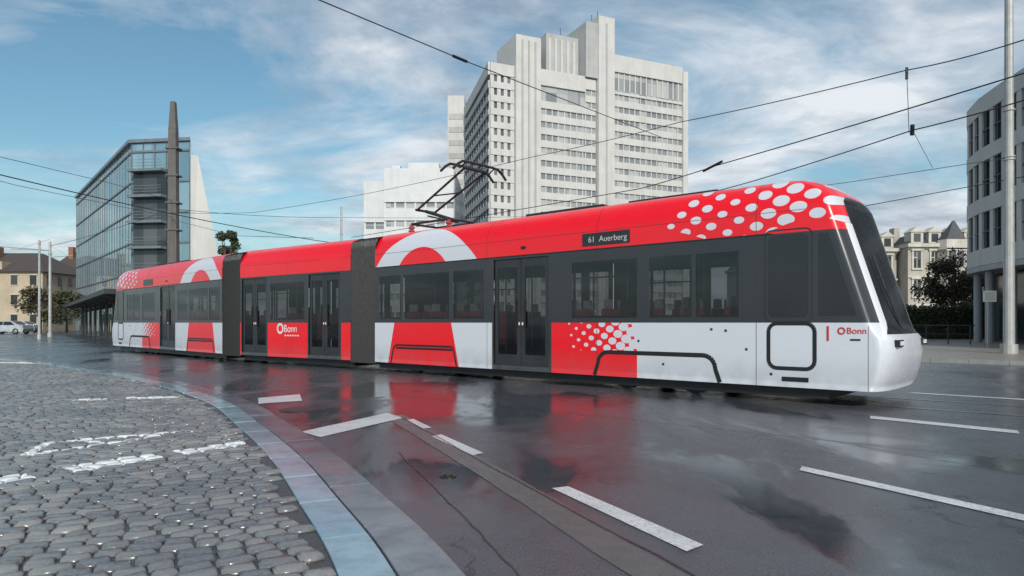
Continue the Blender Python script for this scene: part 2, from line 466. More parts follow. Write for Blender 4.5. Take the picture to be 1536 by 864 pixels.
M_bel = mat('bellows_rubber', (.009, .009, .010), .55, scale=5)
M_int = mat('tram_interior', (.35, .35, .36), .6)
M_seat = mat('seat_fabric', (.32, .05, .06), .8, scale=10)
M_intf = mat('tram_floor', (.08, .08, .085), .6)
M_metal = mat('brushed_metal', (.45, .45, .46), .3, .9)
M_dmet = mat('dark_metal', (.05, .05, .055), .45, .6)
M_wht = mat('white_lettering', (.75, .75, .75), .5)
M_redl = mat('red_lettering', (.6, .02, .03), .5)
M_frame = mat('door_frame_grey', (.03, .032, .036), .3)

ZL = [.25, .35, .55, .8, 1.02, 1.1, 1.17, 1.25, 1.34, 1.7, 2.05, 2.42, 2.6, 2.66, 2.82, 3.0, 3.1, 3.2, 3.29, 3.37, 3.44, 3.49, 3.53]
WID = 2.4
def woff(z):
    if z <= 3.0: return 0.
    t = min(1, (z - 3.0) / .53); return .34 * (1 - math.sqrt(max(0, 1 - t * t))) + .07 * t
def shell(T, name, S0, S1, wins, doors, M, nose):
    cuts = {S1, S0}
    for a, b in wins + doors: cuts.add(a); cuts.add(b)
    cols = sorted(cuts, reverse=True)
    NA = 20
    def ring(z):
        o = woff(z); out = [(s, o) for s in cols]
        if nose:
            tip = interp(TIP, z); a = .26
            arc = []
            for k in range(NA + 1):
                th = math.pi / 2 * k / NA
                arc.append((tip + a * (1 - math.sin(th) ** (2 / 2.7)), o + (WID / 2 - o) * (1 - max(0, math.cos(th)) ** (2 / 2.9))))
            out += arc
            far = [(s, WID - w_) for s, w_ in out[::-1][1:]]
            return out + far
        return out
    mb = MB()
    def hole(sm, z0, z1):
        for a, b in wins:
            if a < sm < b and z0 >= 1.33 and z1 <= 2.43: return True
        for a, b in doors:
            if a < sm < b and z0 >= .34 and z1 <= 2.61: return True
        return False
    def grid(R):
        ids = [[mb.vert(T(s, w_, z), (s, z)) for s, w_ in R(z)] for z in ZL]
        n = len(ids[0])
        for j in range(len(ZL) - 1):
            r = R(ZL[j])
            for i in range(n - 1):
                sm = (r[i][0] + r[i + 1][0]) / 2
                flat = abs(r[i][1] - r[i + 1][1]) < 1e-5
                if flat and hole(sm, ZL[j], ZL[j + 1]): continue
                mb.face((ids[j][i], ids[j][i + 1], ids[j + 1][i + 1], ids[j + 1][i]))
        return ids
    if nose:
        ids = grid(ring); top = ids[-1]; n = len(top); h = n // 2
        mid = [mb.vert(T(ring(3.53)[i][0], WID / 2, 3.57), (ring(3.53)[i][0], 3.53)) for i in range(h)] + [top[h]]
        for i in range(h):
            mb.face((top[i], top[i + 1], mid[i + 1], mid[i])); mb.face((top[n - 1 - i], mid[i], mid[i + 1], top[n - 2 - i]))
        mb.face(ids[0])
    else:
        A = grid(ring); B = grid(lambda z: [(s, WID - w_) for s, w_ in ring(z)])
        for i in range(len(A[0]) - 1): mb.face((A[-1][i], A[-1][i + 1], B[-1][i + 1], B[-1][i])); mb.face((A[0][i], A[0][i + 1], B[0][i + 1], B[0][i]))
    mb.make(name, [M], tram, smooth=True)
    gm = MB(); dm = MB()
    for side in (0, 1):
        W = (lambda d: d) if side == 0 else (lambda d: WID - d)
        def bx(m_, s0, s1, w0, w1, z0, z1, k):
            p = T(s0, W(w0), z0); m_.box(p, T(s1, W(w0), z0) - p, T(s0, W(w1), z0) - p, (0, 0, z1 - z0), k)
        for a, b in wins:
            gm.poly([T(a, W(.006), 1.34), T(b, W(.006), 1.34), T(b, W(.006), 2.42), T(a, W(.006), 2.42)])
            f = .045
            for (p0, p1, q0, q1) in ((a, b, 1.34, 1.34 + f), (a, b, 2.42 - f, 2.42), (a, a + f, 1.34 + f, 2.42 - f), (b - f, b, 1.34 + f, 2.42 - f)):
                bx(dm, p0, p1, .012, .05, q0, q1, 0)
            if b - a > 1.1:
                bx(dm, a + f, b - f, .012, .045, 2.1, 2.125, 0)
        for a, b in doors:
            mid_ = (a + b) / 2
            for p, q in ((a, mid_ - .008), (mid_ + .008, b)):
                f = .1
                bx(dm, p, q, .03, .07, .35, .58, 1); bx(dm, p, q, .03, .07, 2.42, 2.6, 1)
                bx(dm, p, p + f, .03, .07, .58, 2.42, 1); bx(dm, q - f, q, .03, .07, .58, 2.42, 1)
                gm.poly([T(p + f, W(.04), .58), T(q - f, W(.04), .58), T(q - f, W(.04), 2.42), T(p + f, W(.04), 2.42)])
            bx(dm, mid_ - .13, mid_ - .115, -.005, .03, 1.15, 1.75, 2); bx(dm, mid_ + .115, mid_ + .13, -.005, .03, 1.15, 1.75, 2)
            bx(dm, mid_ + .03, mid_ + .06, .02, .03, 1.2, 1.26, 3)
            bx(dm, mid_ - .06, mid_ - .03, .02, .03, 1.2, 1.26, 3)
    gm.make(name + '_glass', [M_tglass], tram)
    dm.make(name + '_doors_frames', [M_black, M_frame, M_dmet, M_wht], tram)
    im = MB(); S0i = max(S0, 2.1) if nose else S0
    def ib(s0, s1, w0, w1, z0, z1, k):
        p = T(s0, w0, z0); im.box(p, T(s1, w0, z0) - p, T(s0, w1, z0) - p, (0, 0, z1 - z0), k)
    ib(S0i, S1, .08, WID - .08, .3, .345, 0); ib(S0i, S1, .1, WID - .1, 2.62, 2.65, 1)
    if nose: ib(2.1, 2.16, .1, WID - .1, .36, 2.6, 2)
    s = S0i + .5
    while s < S1 - .6:
        if not any(a - .35 < s < b + .1 for a, b in doors):
            for w0 in (.12, .6, 1.38, 1.86):
                ib(s, s + .42, w0, w0 + .4, .75, .84, 3); ib(s - .02, s + .05, w0 + .01, w0 + .39, .85, 1.52, 3)
                ib(s - .025, s + .055, w0 + .1, w0 + .3, 1.525, 1.7, 1)
            ib(s + .1, s + .3, .2, .9, .35, .745, 0)
            im.cyl(T(s + .02, 1.02, .35), T(s + .02, 1.02, 2.6), .018, 4, 8)
        else:
            im.cyl(T(s + .2, 1.2, .35), T(s + .2, 1.2, 2.6), .018, 4, 8)
        s += .82
    im.make(name + '_interior', [M_intf, M_int, M_dmet, M_seat, M_metal], tram)
    um = MB()
    sA = S0 + (-1.1 if nose else 0)
    p = T(sA, .14, .09); um.box(p, T(S1, .14, .09) - p, T(sA, WID - .14, .09) - p, (0, 0, .2), 0)
    if nose:
        for c in (3.5, 4.9, 9.7, 11.0):
            for w0 in (.36, WID - .5):
                um.cyl(T(c, w0, .3), T(c, w0 + .14, .3), .3, 1, 24)
    um.make(name + '_underframe', [M_black, M_dmet], tram)

FW = [(2.55, 3.3), (3.38, 4.19), (4.45, 5.9), (8.3, 9.25), (9.4, 11.0), (11.12, 11.95)]
shell(F1, 'front_car', 2.3, LF, FW, [(6.5, 8.0)], M_liv, True)
shell(F3, 'rear_car', 2.3, LF, FW, [(6.5, 8.0)], M_liv, True)
shell(F2, 'middle_car', .12, 5.3, [(2.1, 3.7)], [(.55, 1.9), (3.9, 5.2)], M_livm, False)

def ribbon(mb, T, pts, wd, w_, m):
    for (a, b), (c, d) in zip(pts[:-1], pts[1:]):
        l = math.hypot(c - a, d - b); nx, nz = -(d - b) / l * wd / 2, (c - a) / l * wd / 2
        mb.poly([T(a + nx, w_, b + nz), T(a - nx, w_, b - nz), T(c - nx, w_, d - nz), T(c + nx, w_, d + nz)], m)
def rrect(s0, s1, z0, z1, r, n=6):
    P = []
    for cx, cz, a0 in ((s1 - r, z1 - r, 0), (s0 + r, z1 - r, 90), (s0 + r, z0 + r, 180), (s1 - r, z0 + r, 270)):
        for k in range(n + 1):
            a = math.radians(a0 + 90 * k / n); P.append((cx + r * math.cos(a), cz + r * math.sin(a)))
    P.append(P[0]); return P
for T, nm in ((F1, 'front'), (F3, 'rear')):
    mb = MB()
    def arch(s0, s1, ztop, r, lean):
        P = [(s0 - lean, .26)]
        for k in range(8):
            a = math.radians(180 - 90 * k / 7) ; P.append((s0 + r + r * math.cos(a), ztop - r + r * math.sin(a)))
        for k in range(8):
            a = math.radians(90 - 90 * k / 7); P.append((s1 - r + r * math.cos(a), ztop - r + r * math.sin(a)))
        P.append((s1 + lean, .26)); return P
    ribbon(mb, T, arch(2.95, 5.3, .7, .22, .08), .075, -.006, 0)
    ribbon(mb, T, [(9.15, .26), (9.25, .62), (9.3, .7), (11.3, .7), (11.4, .62), (11.5, .26)], .045, -.006, 0)
    ribbon(mb, T, [(9.3, .63), (11.3, .63)], .05, -.005, 0)
    ribbon(mb, T, rrect(1.36, 2.06, .54, 1.24, .13), .06, -.006, 0)
    pr = rrect(1.46, 2.06, 1.34, 2.62, .09)[:-1]
    mb.poly([T(a, -.008, b) for a, b in pr], 1)
    ribbon(mb, T, rrect(1.40, 2.12, 1.27, 2.70, .1), .022, -.005, 3)
    mb.poly([T(1.30, -.007, 1.36), T(1.30, -.007, 2.6), T(1.17, -.007, 2.6), T(.78, -.007, 1.36)], 1)
    p = T(1.45, -.008, .34); mb.box(p, T(1.85, -.008, .34) - p, T(1.45, .0, .34) - p, (0, 0, .07), 0)
    for a, b in ((2.75, 1.1), (3.0, 1.12), (2.4, .8), (3.9, .5), (4.4, .9), (2.0, .42)):
        p = T(a, -.005, b); mb.box(p, T(a + .04, -.005, b) - p, T(a, .0, b) - p, (0, 0, .04), 2)
    p = T(4.6, -.01, 2.72); mb.box(p, T(5.66, -.01, 2.72) - p, T(4.6, .0, 2.72) - p, (0, 0, .24), 1)
    p = T(7.1, -.012, 2.78); mb.box(p, T(7.22, -.012, 2.78) - p, T(7.1, .0, 2.78) - p, (0, 0, .06), 0)
    p = T(2.0, -.012, 2.645); mb.box(p, T(LF, -.012, 2.645) - p, T(2.0, .0, 2.645) - p, (0, 0, .018), 2)
    mb.tube([T(.40, 1.0, 1.16), T(.56, .75, 1.75), T(.73, .7, 2.3)], .012, 0)
    for w_ in (.40, WID - .40):
        mb.box(T(.36, w_ - .13, .90), T(.36, w_ + .13, .90) - T(.36, w_ - .13, .90), T(.272, w_ - .13, .90) - T(.36, w_ - .13, .90), (0, 0, .1), 1)
        mb.box(T(.27, w_ - .1, .92), T(.27, w_ + .1, .92) - T(.27, w_ - .1, .92), T(.262, w_ - .1, .92) - T(.27, w_ - .1, .92), (0, 0, .06), 4)
    for a, b, h in ((3.2, 5.0, .22), (5.6, 7.6, .26), (8.1, 9.0, .15)):
        p = T(a, .6, 3.5); mb.box(p, T(b, .6, 3.5) - p, T(a, 1.8, 3.5) - p, (0, 0, h * .45), 2)
    mb.make(nm + '_side_details', [M_black, M_dgl, M_dmet, M_frame, M_wht], tram)

def bellows(T1, sA, T2, sB, name):
    mb = MB(); prof = []
    for w_, z in ((0, .2), (0, 3.25), (.08, 3.42), (.3, 3.5), (1.2, 3.53), (2.1, 3.5), (2.32, 3.42), (2.4, 3.25), (2.4, .2)): prof.append((w_, z))
    n = 25; R = []
    for i in range(n):
        t = i / (n - 1); ins = .0 if i % 2 == 0 else .045
        row = []
        for w_, z in prof:
            c = (w_ - 1.2) * (1 - ins / 1.2) * .985 + 1.2; zz = z - (ins if z > 1 else 0)
            row.append(mb.vert(T1(sA, c, zz).lerp(T2(sB, c, zz), t)))
        R.append(row)
    for i in range(n - 1):
        for j in range(len(prof)): mb.face((R[i][j], R[i + 1][j], R[i + 1][(j + 1) % 9], R[i][(j + 1) % 9]))
    mb.make(name, [M_bel], tram)
bellows(F1, LF - .02, F2, .14, 'bellows_front'); bellows(F2, 5.28, F3, LF - .02, 'bellows_rear')

mb = MB(); T = F1
for a in (10.2, 11.6):
    for w_ in (.75, 1.65):
        mb.cyl(T(a, w_, 3.5), T(a, w_, 3.78), .05, 1, 8)
        mb.cyl(T(a, w_, 3.6), T(a, w_, 3.64), .08, 1, 8); mb.cyl(T(a, w_, 3.68), T(a, w_, 3.72), .08, 1, 8)
mb.tube([T(10.2, .75, 3.8), T(11.6, .75, 3.8), T(11.6, 1.65, 3.8), T(10.2, 1.65, 3.8), T(10.2, .75, 3.8)], .03)
mb.tube([T(10.35, 1.2, 3.8), T(11.55, 1.2, 4.18)], .045); mb.tube([T(10.6, 1.35, 3.82), T(11.6, 1.3, 4.08)], .02)
mb.tube([T(11.55, .85, 4.18), T(11.55, 1.55, 4.18)], .035)
mb.tube([T(11.55, .9, 4.18), T(9.75, .85, 5.0)], .03); mb.tube([T(11.55, 1.5, 4.18), T(9.75, 1.55, 5.0)], .03)
mb.tube([T(10.9, .88, 4.47), T(10.6, 1.53, 4.6)], .018)
mb.tube([T(9.75, .8, 5.0), T(9.75, 1.6, 5.0)], .03)
for s0 in (9.55, 9.98):
    P = []
    for k in range(13):
        t = k / 12 * 2 - 1; P.append(T(s0, 1.2 + t * .92, 5.1 - .2 * max(0, abs(t) - .62) ** 1.5 * 5))
    mb.tube(P, .034)
for w_ in (.7, 1.7): mb.tube([T(9.55, w_, 5.1), T(9.75, w_, 4.98), T(9.98, w_, 5.1)], .018)
mb.make('pantograph', [M_dmet, M_seat], tram)

def text(body, T, s0, z0, size, m, name, w_=-.014):
    c = bpy.data.curves.new(name, 'FONT'); c.body = body; c.size = size; c.extrude = .001
    o = bpy.data.objects.new(name, c); scene.collection.objects.link(o)
    xa = -T.a
    if T is F3: xa = T.a
    n = -T.b; p = T(s0, w_, z0)
    o.matrix_world = Matrix(((xa.x, 0, n.x, p.x), (xa.y, 0, n.y, p.y), (0, 1, 0, p.z), (0, 0, 0, 1)))
    c.materials.append(m)
    o.parent = tram; o.matrix_parent_inverse = Matrix.Translation(-tram.location)
M_led = mat('display_text', (.5, .5, .48), .5)
text('61  Auerberg', F1, 5.52, 2.785, .16, M_led, 'destination_text')
text('Bonn', F1, .91, 1.09, .13, M_redl, 'operator_text', -.009)
text('Bonn', F2, 3.05, .98, .3, M_wht, 'operator_text_middle', -.009)
mb = MB()
for T, s0, z0, r, k in ((F1, .98, 1.13, .045, 1), (F2, 3.22, 1.08, .13, 0)):
    ribbon(mb, T, [(s0 + r * math.cos(a / 16 * 6.283), z0 + r * math.sin(a / 16 * 6.283)) for a in range(17)], r * .5, -.009, k)
ribbon(mb, F1, [(.86, 1.0), (.72, 1.0)], .025, -.009, 2)
ribbon(mb, F1, [(1.17, .98), (1.17, 1.2)], .03, -.009, 1)
for k in range(6): ribbon(mb, F2, [(3.0 - k * .12, .88), (2.93 - k * .12, .88)], .04, -.009, 0)
mb.make('operator_logo', [M_wht, M_redl, M_dmet], tram)

mb = MB()
for w_ in (.55, 1.85):
    path = [F1(-25, w_, 0), F1(0, w_, 0), F1(12.5, w_, 0), F2(2.7, w_, 0), F3(12.5, w_, 0), F3(0, w_, 0), F3(-30, w_, 0)]
    for a, b in zip(path[:-1], path[1:]):
        d = (b - a).normalized(); n = Vector((-d.y, d.x, 0)) * .035
        mb.poly([a + n + Vector((0, 0, .006)), a - n + Vector((0, 0, .006)), b - n + Vector((0, 0, .006)), b + n + Vector((0, 0, .006))])
mb.make('tram_rails', [M_metal])

# ------------------------------------------------------------ BUILDINGS
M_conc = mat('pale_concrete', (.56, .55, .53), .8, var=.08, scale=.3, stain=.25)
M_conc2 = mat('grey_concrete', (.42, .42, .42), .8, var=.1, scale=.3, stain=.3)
M_white = mat('white_render', (.62, .63, .64), .8, var=.06, scale=.4, stain=.15)
def winmat(name, cell, lo, hi, metal=0., rough=.12, bmp=.15):
    m, g, bs = newmat(name); p = g.pos()
    sn = g.new('ShaderNodeVectorMath', operation='SNAP'); g.l.new(p, sn.inputs[0]); sn.inputs[1].default_value = cell
    wn = g.new('ShaderNodeTexWhiteNoise'); g.l.new(sn.outputs[0], wn.inputs[0])
    r_ = wn.outputs['Value']
    g.put(bs.inputs['Base Color'], g.mix(g.m('POWER', r_, 1.3), lo, hi))
    bs.inputs['Roughness'].default_value = rough; bs.inputs['Metallic'].default_value = metal
    g.l.new(g.bump(g.noise(p, .6, 2), bmp, .1), bs.inputs['Normal'])
    return m
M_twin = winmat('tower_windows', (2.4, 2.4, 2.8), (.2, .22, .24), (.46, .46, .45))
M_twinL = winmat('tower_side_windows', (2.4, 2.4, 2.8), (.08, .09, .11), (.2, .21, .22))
M_dwin = winmat('dark_windows', (1.5, 1.5, 3.2), (.02, .025, .03), (.1, .11, .12))
M_glassb = winmat('curtain_wall_glass', (1.6, 1.6, 3.1), (.22, .34, .40), (.44, .57, .62), .6, .05, .05)
M_mull = mat('aluminium_mullion', (.2, .23, .25), .4, .4)

def facade(mb, O, d, n, L, z0, z1, fh, sh, step, pw, th, ms=0, mp=0, top=1.6):
    O = Vector(O).to_3d() if len(O) == 2 else Vector(O); d = Vector((d[0], d[1], 0)).normalized(); n = Vector((n[0], n[1], 0)).normalized()
    z = z0
    while z + fh <= z1 + .01:
        mb.box(O + Vector((0, 0, z)), d * L, n * th, (0, 0, sh), ms)
        k = 0.
        while k <= L - pw + .01:
            mb.box(O + d * k + Vector((0, 0, z + sh + .003)), d * pw, n * (th * .6), (0, 0, fh - sh - .006), mp)
            k += step
        z += fh
    mb.box(O + Vector((0, 0, z)), d * L, n * (th + .05), (0, 0, z1 - z + top), ms)

tw = empty('office_tower', (15, 150, 0))
D = Vector((.91, .414)).normalized(); NN = Vector((.414, -.91)).normalized(); C0 = Vector((-4.5, 140.))
LD = Vector((-.235, 1.)).normalized(); LN = Vector((-1., -.235)).normalized()
def tp(m, o=0): p = C0 + D * m + NN * o; return Vector((p.x, p.y, 0))
mb = MB()
def core(m0, m1, dep, h, k=1):
    a = tp(m0); mb.box(a, tp(m1) - a, tp(m0, -dep) - a, (0, 0, h), k)
core(11.2, 28.5, 22, 54); core(28.9, 49.6, 20, 59.6)
facade(mb, tp(0), D, NN, 5.3, 0, 53, 2.75, 1.3, 1.5, .8, .35, 0, 0)
a = tp(5.35, 1.2); mb.box(a, tp(11.1, 1.2) - a, tp(5.35, -9) - a, (0, 0, 61), 0)
for kk in (6.6, 8.1, 9.6): a = tp(kk, 1.42); mb.box(a, tp(kk + .35, 1.42) - a, tp(kk, 1.21) - a, (0, 0, 60), 2)
a = tp(14, -2); mb.box(a, tp(22, -2) - a, tp(14, -12) - a, (0, 0, 64), 2)
for kk in range(5): a = tp(14.5 + kk * 1.5, -1.8); mb.box(a + Vector((0, 0, 55)), tp(15.1 + kk * 1.5, -1.8) - a, tp(14.5 + kk * 1.5, -1.99) - a, (0, 0, 8), 0)
facade(mb, tp(11.2), D, NN, 11.2, 0, 48.5, 2.75, 1.45, 1.5, .22, .3, 0, 0, -.2)
mb.box(tp(11.2, .0) + Vector((0, 0, 51.6)), (D * 11.2).to_3d(), (NN * .4).to_3d(), (0, 0, 3.4), 0)
facade(mb, tp(22.42), D, NN, 2.6, 0, 53, 2.75, 1.45, 1.5, .22, .3, 0, 0)
a = tp(22.2, .9); mb.box(a + Vector((0, 0, 54.8)), tp(25.2, .9) - a, tp(22.2, -8) - a, (0, 0, 12), 2)
a = tp(25.2, 1.3); mb.box(a, tp(29.3, 1.3) - a, tp(25.2, -8) - a, (0, 0, 68.5), 0)
a = tp(27.0, 1.5); mb.box(a, tp(27.4, 1.5) - a, tp(27.0, 1.31) - a, (0, 0, 67), 2)
facade(mb, tp(29.3), D, NN, 19.25, 0, 53, 2.75, 1.45, 1.5, .22, .3, 0, 0, -.2)
mb.box(tp(29.3, 0) + Vector((0, 0, 57.2)), (D * 19.25).to_3d(), (NN * .45).to_3d(), (0, 0, 3.8), 0)
for k in range(13): mb.box(tp(29.4 + k * 1.5, 0) + Vector((0, 0, 53.1)), (D * .3).to_3d(), (NN * .2).to_3d(), (0, 0, 4.05), 0)
a = tp(48.6, .7); mb.box(a, tp(50, .7) - a, tp(48.6, -20.2) - a, (0, 0, 60), 0)
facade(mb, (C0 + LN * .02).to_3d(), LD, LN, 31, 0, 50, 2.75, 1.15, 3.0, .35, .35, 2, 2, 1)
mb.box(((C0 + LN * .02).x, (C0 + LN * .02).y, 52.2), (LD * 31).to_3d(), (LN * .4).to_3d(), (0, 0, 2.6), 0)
mb.abox(-16.2, -12.0, 172, 190, 0, 58.5, 0)
for k in range(16): mb.abox(-15.9, -12.3, 171.9, 172, 3 + k * 3.3, 4.4 + k * 3.3, 2)
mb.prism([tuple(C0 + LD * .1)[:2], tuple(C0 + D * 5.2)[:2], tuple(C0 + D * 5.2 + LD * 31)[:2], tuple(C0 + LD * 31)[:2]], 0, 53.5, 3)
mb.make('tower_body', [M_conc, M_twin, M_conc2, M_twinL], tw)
mb = MB()
for m_, h, t in ((26, 68.5, 2), (27.5, 68.5, 3), (8, 61, 1.5), (18, 64, 2)): mb.cyl(tp(m_, -3) + Vector((0, 0, h)), tp(m_, -3) + Vector((0, 0, h + t)), .07)
mb.make('roof_antennas', [M_dmet], tw)

an = empty('white_office_block', (-18, 110, 0))
mb = MB()
mb.abox(-23.6, -10, 110, 130, 0, 23, 1); mb.abox(-20.2, -9, 108, 128, 0, 25.2, 1)
facade(mb, (-23.8, 110, 0), (1, 0), (0, -1), 3.55, 0, 20, 2.9, 1.8, 1.6, .3, .3, 0, 0, 4)
facade(mb, (-20.2, 108, 0), (1, 0), (0, -1), 11, 0, 23, 2.9, 1.9, 1.6, .3, .3, 0, 0, 2.6)
mb.abox(-17, -12, 112, 120, 25.3, 27.5, 0); mb.abox(-19.5, -18.2, 111, 113, 25.3, 26.8, 0)
mb.make('annex_body', [M_white, M_twin], an)

gb = empty('glass_office_building', (-40, 80, 0))
A = Vector((-39, 70)); B = Vector((-32.5, 69)); Dd = Vector((-64.4, 101)); Cc = Vector((-46, 100))
mb = MB()
mb.prism([tuple(A), tuple(B), tuple(Cc), tuple(Dd)], 0, 19.6, 0)
mb.prism([(-32.45, 68.9), (-28.2, 69.3), (-40, 100), (-46, 100)], 0, 18.2, 2, [(-32.45, 68.9), (-31.9, 69.3), (-45, 100), (-46, 100)])
dl = (Dd - A).normalized(); nl = Vector((-dl.y, dl.x)); nl = nl if nl.x < 0 and nl.y < 0 else -nl
LL = (Dd - A).length
for k in range(7):
    mb.box((A.x, A.y, k * 3.1 + .02), (dl * LL).to_3d(), (nl * .12).to_3d(), (0, 0, .16), 1)
k = 0
while k < LL:
    p = A + dl * k; mb.box((p.x, p.y, 0), (dl * .05).to_3d(), (nl * .07).to_3d(), (0, 0, 19.5), 1); k += 1.6
df = (B - A).normalized(); nf = Vector((df.y, -df.x)); nf = nf if nf.y < 0 else -nf
for k in range(7):
    p = A; mb.box((p.x, p.y, k * 3.1 + .02), (df * 6.5).to_3d(), (nf * .16).to_3d(), (0, 0, .2), 1)
for k in range(6): p = A + df * (k * 1.3); mb.box((p.x, p.y, 0), (df * .07).to_3d(), (nf * .1).to_3d(), (0, 0, 19.5), 1)
p = A + df * .4 + nf * .05
mb.box((p.x, p.y, 6.2), (df * 3.7).to_3d(), (nf * .25).to_3d(), (0, 0, 10.6), 3)
for k in range(5):
    p = A + df * .35 + nf * .3; mb.box((p.x, p.y, 6.1 + k * 2.6), (df * 3.8).to_3d(), (nf * .9).to_3d(), (0, 0, .25), 1)
    p = p + nf * .88
    for h in (.5, .8, 1.1): mb.box((p.x, p.y, 6.1 + k * 2.6 + h), (df * 3.8).to_3d(), (nf * .04).to_3d(), (0, 0, .04), 1)
mb.prism([(A.x - .2, A.y - .3), (B.x + .1, B.y - .3), (Cc.x, Cc.y), (Dd.x - .3, Dd.y)], 19.62, 19.95, 1)
mb.make('glass_building_body', [M_glassb, M_mull, M_conc, M_dwin], gb)

M_mast = mat('weathered_steel_mast', (.12, .11, .105), .7, scale=1, stain=.3)
mb = MB(); mb.prism([(-25.3, 50), (-24.55, 50), (-24.55, 50.6), (-25.3, 50.6)], 0, 15.5, 0, [(-25.2, 50), (-24.65, 50), (-24.65, 50.5), (-25.2, 50.5)])
mb.prism([(-25.2, 50.02), (-24.65, 50.02), (-24.65, 50.48), (-25.2, 50.48)], 15.5, 17.5, 0, [(-25.05, 50.02), (-24.75, 50.02), (-24.75, 50.4), (-25.05, 50.4)])
mb.abox(-25.5, -24.35, 49.7, 50.9, 0, .5)
for k in range(4): mb.abox(-25.4, -24.45, 49.93, 50.7, 8 + k * 2, 8.12 + k * 2)
mb.make('tall_mast', [M_mast], bevel=.03)

M_stucco = mat('cream_stucco', (.40, .37, .32), .85, scale=.6, stain=.4)
M_trim = mat('pale_stone_trim', (.52, .49, .44), .8, scale=1, stain=.3)
M_slate = mat('slate_roof', (.06, .062, .07), .6, scale=2, bump=.3)
def townhouse(name, x0, x1, y, hw, hr, bays, floors, bay=None):
    e = empty(name, ((x0 + x1) / 2, y, 0)); mb = MB()
    mb.abox(x0, x1, y, y + 12, 0, hw, 0)
    st = (x1 - x0) / bays; fh = hw / floors
    for f in range(floors):
        for b in range(bays):
            cx = x0 + (b + .5) * st; z = f * fh + fh * .28
            ww = st * .2; hh = fh * .55
            mb.abox(cx - ww, cx + ww, y - .03, y - .005, z, z + hh, 2)
            mb.abox(cx - ww - .22, cx - ww, y - .14, y - .004, z - .1, z + hh + .15, 1); mb.abox(cx + ww, cx + ww + .22, y - .14, y - .004, z - .1, z + hh + .15, 1)
            mb.abox(cx - ww - .35, cx + ww + .35, y - .26, y - .004, z + hh + .16, z + hh + .42, 1)
            mb.abox(cx - ww - .3, cx + ww + .3, y - .2, y - .004, z - .3, z - .11, 1)
            mb.abox(cx - .04, cx + .04, y - .05, y - .031, z, z + hh, 1); mb.abox(cx - ww, cx - .041, y - .05, y - .031, z + hh * .62, z + hh * .68, 1)
        mb.abox(x0 - .1, x1 + .1, y - .18, y - .003, (f + 1) * fh - .25, (f + 1) * fh - .02, 1)
    mb.abox(x0 - .3, x1 + .3, y - .6, y + 12.2, hw, hw + .45, 1)
    mb.prism([(x0, y - .2), (x1, y - .2), (x1, y + 12), (x0, y + 12)], hw + .46, hr, 3, [(x0 + 1.2, y + 1.4), (x1 - 1.2, y + 1.4), (x1 - 1.2, y + 10), (x0 + 1.2, y + 10)])
    for b in range(bays):
        cx = x0 + (b + .5) * st
        mb.abox(cx - .8, cx + .8, y - .1, y + 1.5, hw + .46, hw + 2.0, 1); mb.abox(cx - .45, cx + .45, y - .13, y - .102, hw + .7, hw + 1.8, 2)
        mb.prism([(cx - 1, y - .25), (cx + 1, y - .25), (cx + 1, y + 1.5), (cx - 1, y + 1.5)], hw + 2.0, hw + 2.7, 1, [(cx - .05, y - .25), (cx + .05, y - .25), (cx + .05, y + 1.5), (cx - .05, y + 1.5)])
    for cx in (x0 + .8, x1 - .8): mb.abox(cx - .4, cx + .4, y + 4, y + 5.2, hw + .5, hr + 1.3, 4)
    if bay:
        a, b_ = bay
        mb.prism([(a, y - .01), (a + .5, y - 1.3), (b_ - .5, y - 1.3), (b_, y - .01)], 0, hw - .4, 0)
        for f in range(floors):
            z = f * fh + fh * .28
            mb.abox(a + .8, b_ - .8, y - 1.34, y - 1.305, z, z + fh * .55, 2); mb.abox(a + .4, b_ - .4, y - 1.45, y - 1.303, z + fh * .56, z + fh * .66, 1)
            mb.abox((a + b_) / 2 - .1, (a + b_) / 2 + .1, y - 1.4, y - 1.341, z, z + fh * .55, 1)
        cx = (a + b_) / 2
        mb.prism([(a - .1, y - .3), (a + .4, y - 1.45), (b_ - .4, y - 1.45), (b_ + .1, y - .3)], hw - .39, hw + .9, 1)
        mb.prism([(a, y - .3), (a + .5, y - 1.35), (b_ - .5, y - 1.35), (b_, y - .3)], hw + .91, hw + 3.4, 3, [(cx - .1, y - .6), (cx - .1, y - .8), (cx + .1, y - .8), (cx + .1, y - .6)])
    mb.make('house_body', [M_stucco, M_trim, M_dwin, M_slate, M_stucco], e)
M_brick = mat('chimney_brick', (.25, .12, .08), .85)
townhouse('stucco_town_house', 44.3, 51.8, 92, 10.8, 12.6, 3, 3, (45, 48))
townhouse('stucco_town_house', 52.2, 61.5, 90, 11.2, 13.0, 4, 3, (56, 59.5))
townhouse('stucco_town_house', 34, 43.8, 96, 9.0, 11.5, 4, 3)

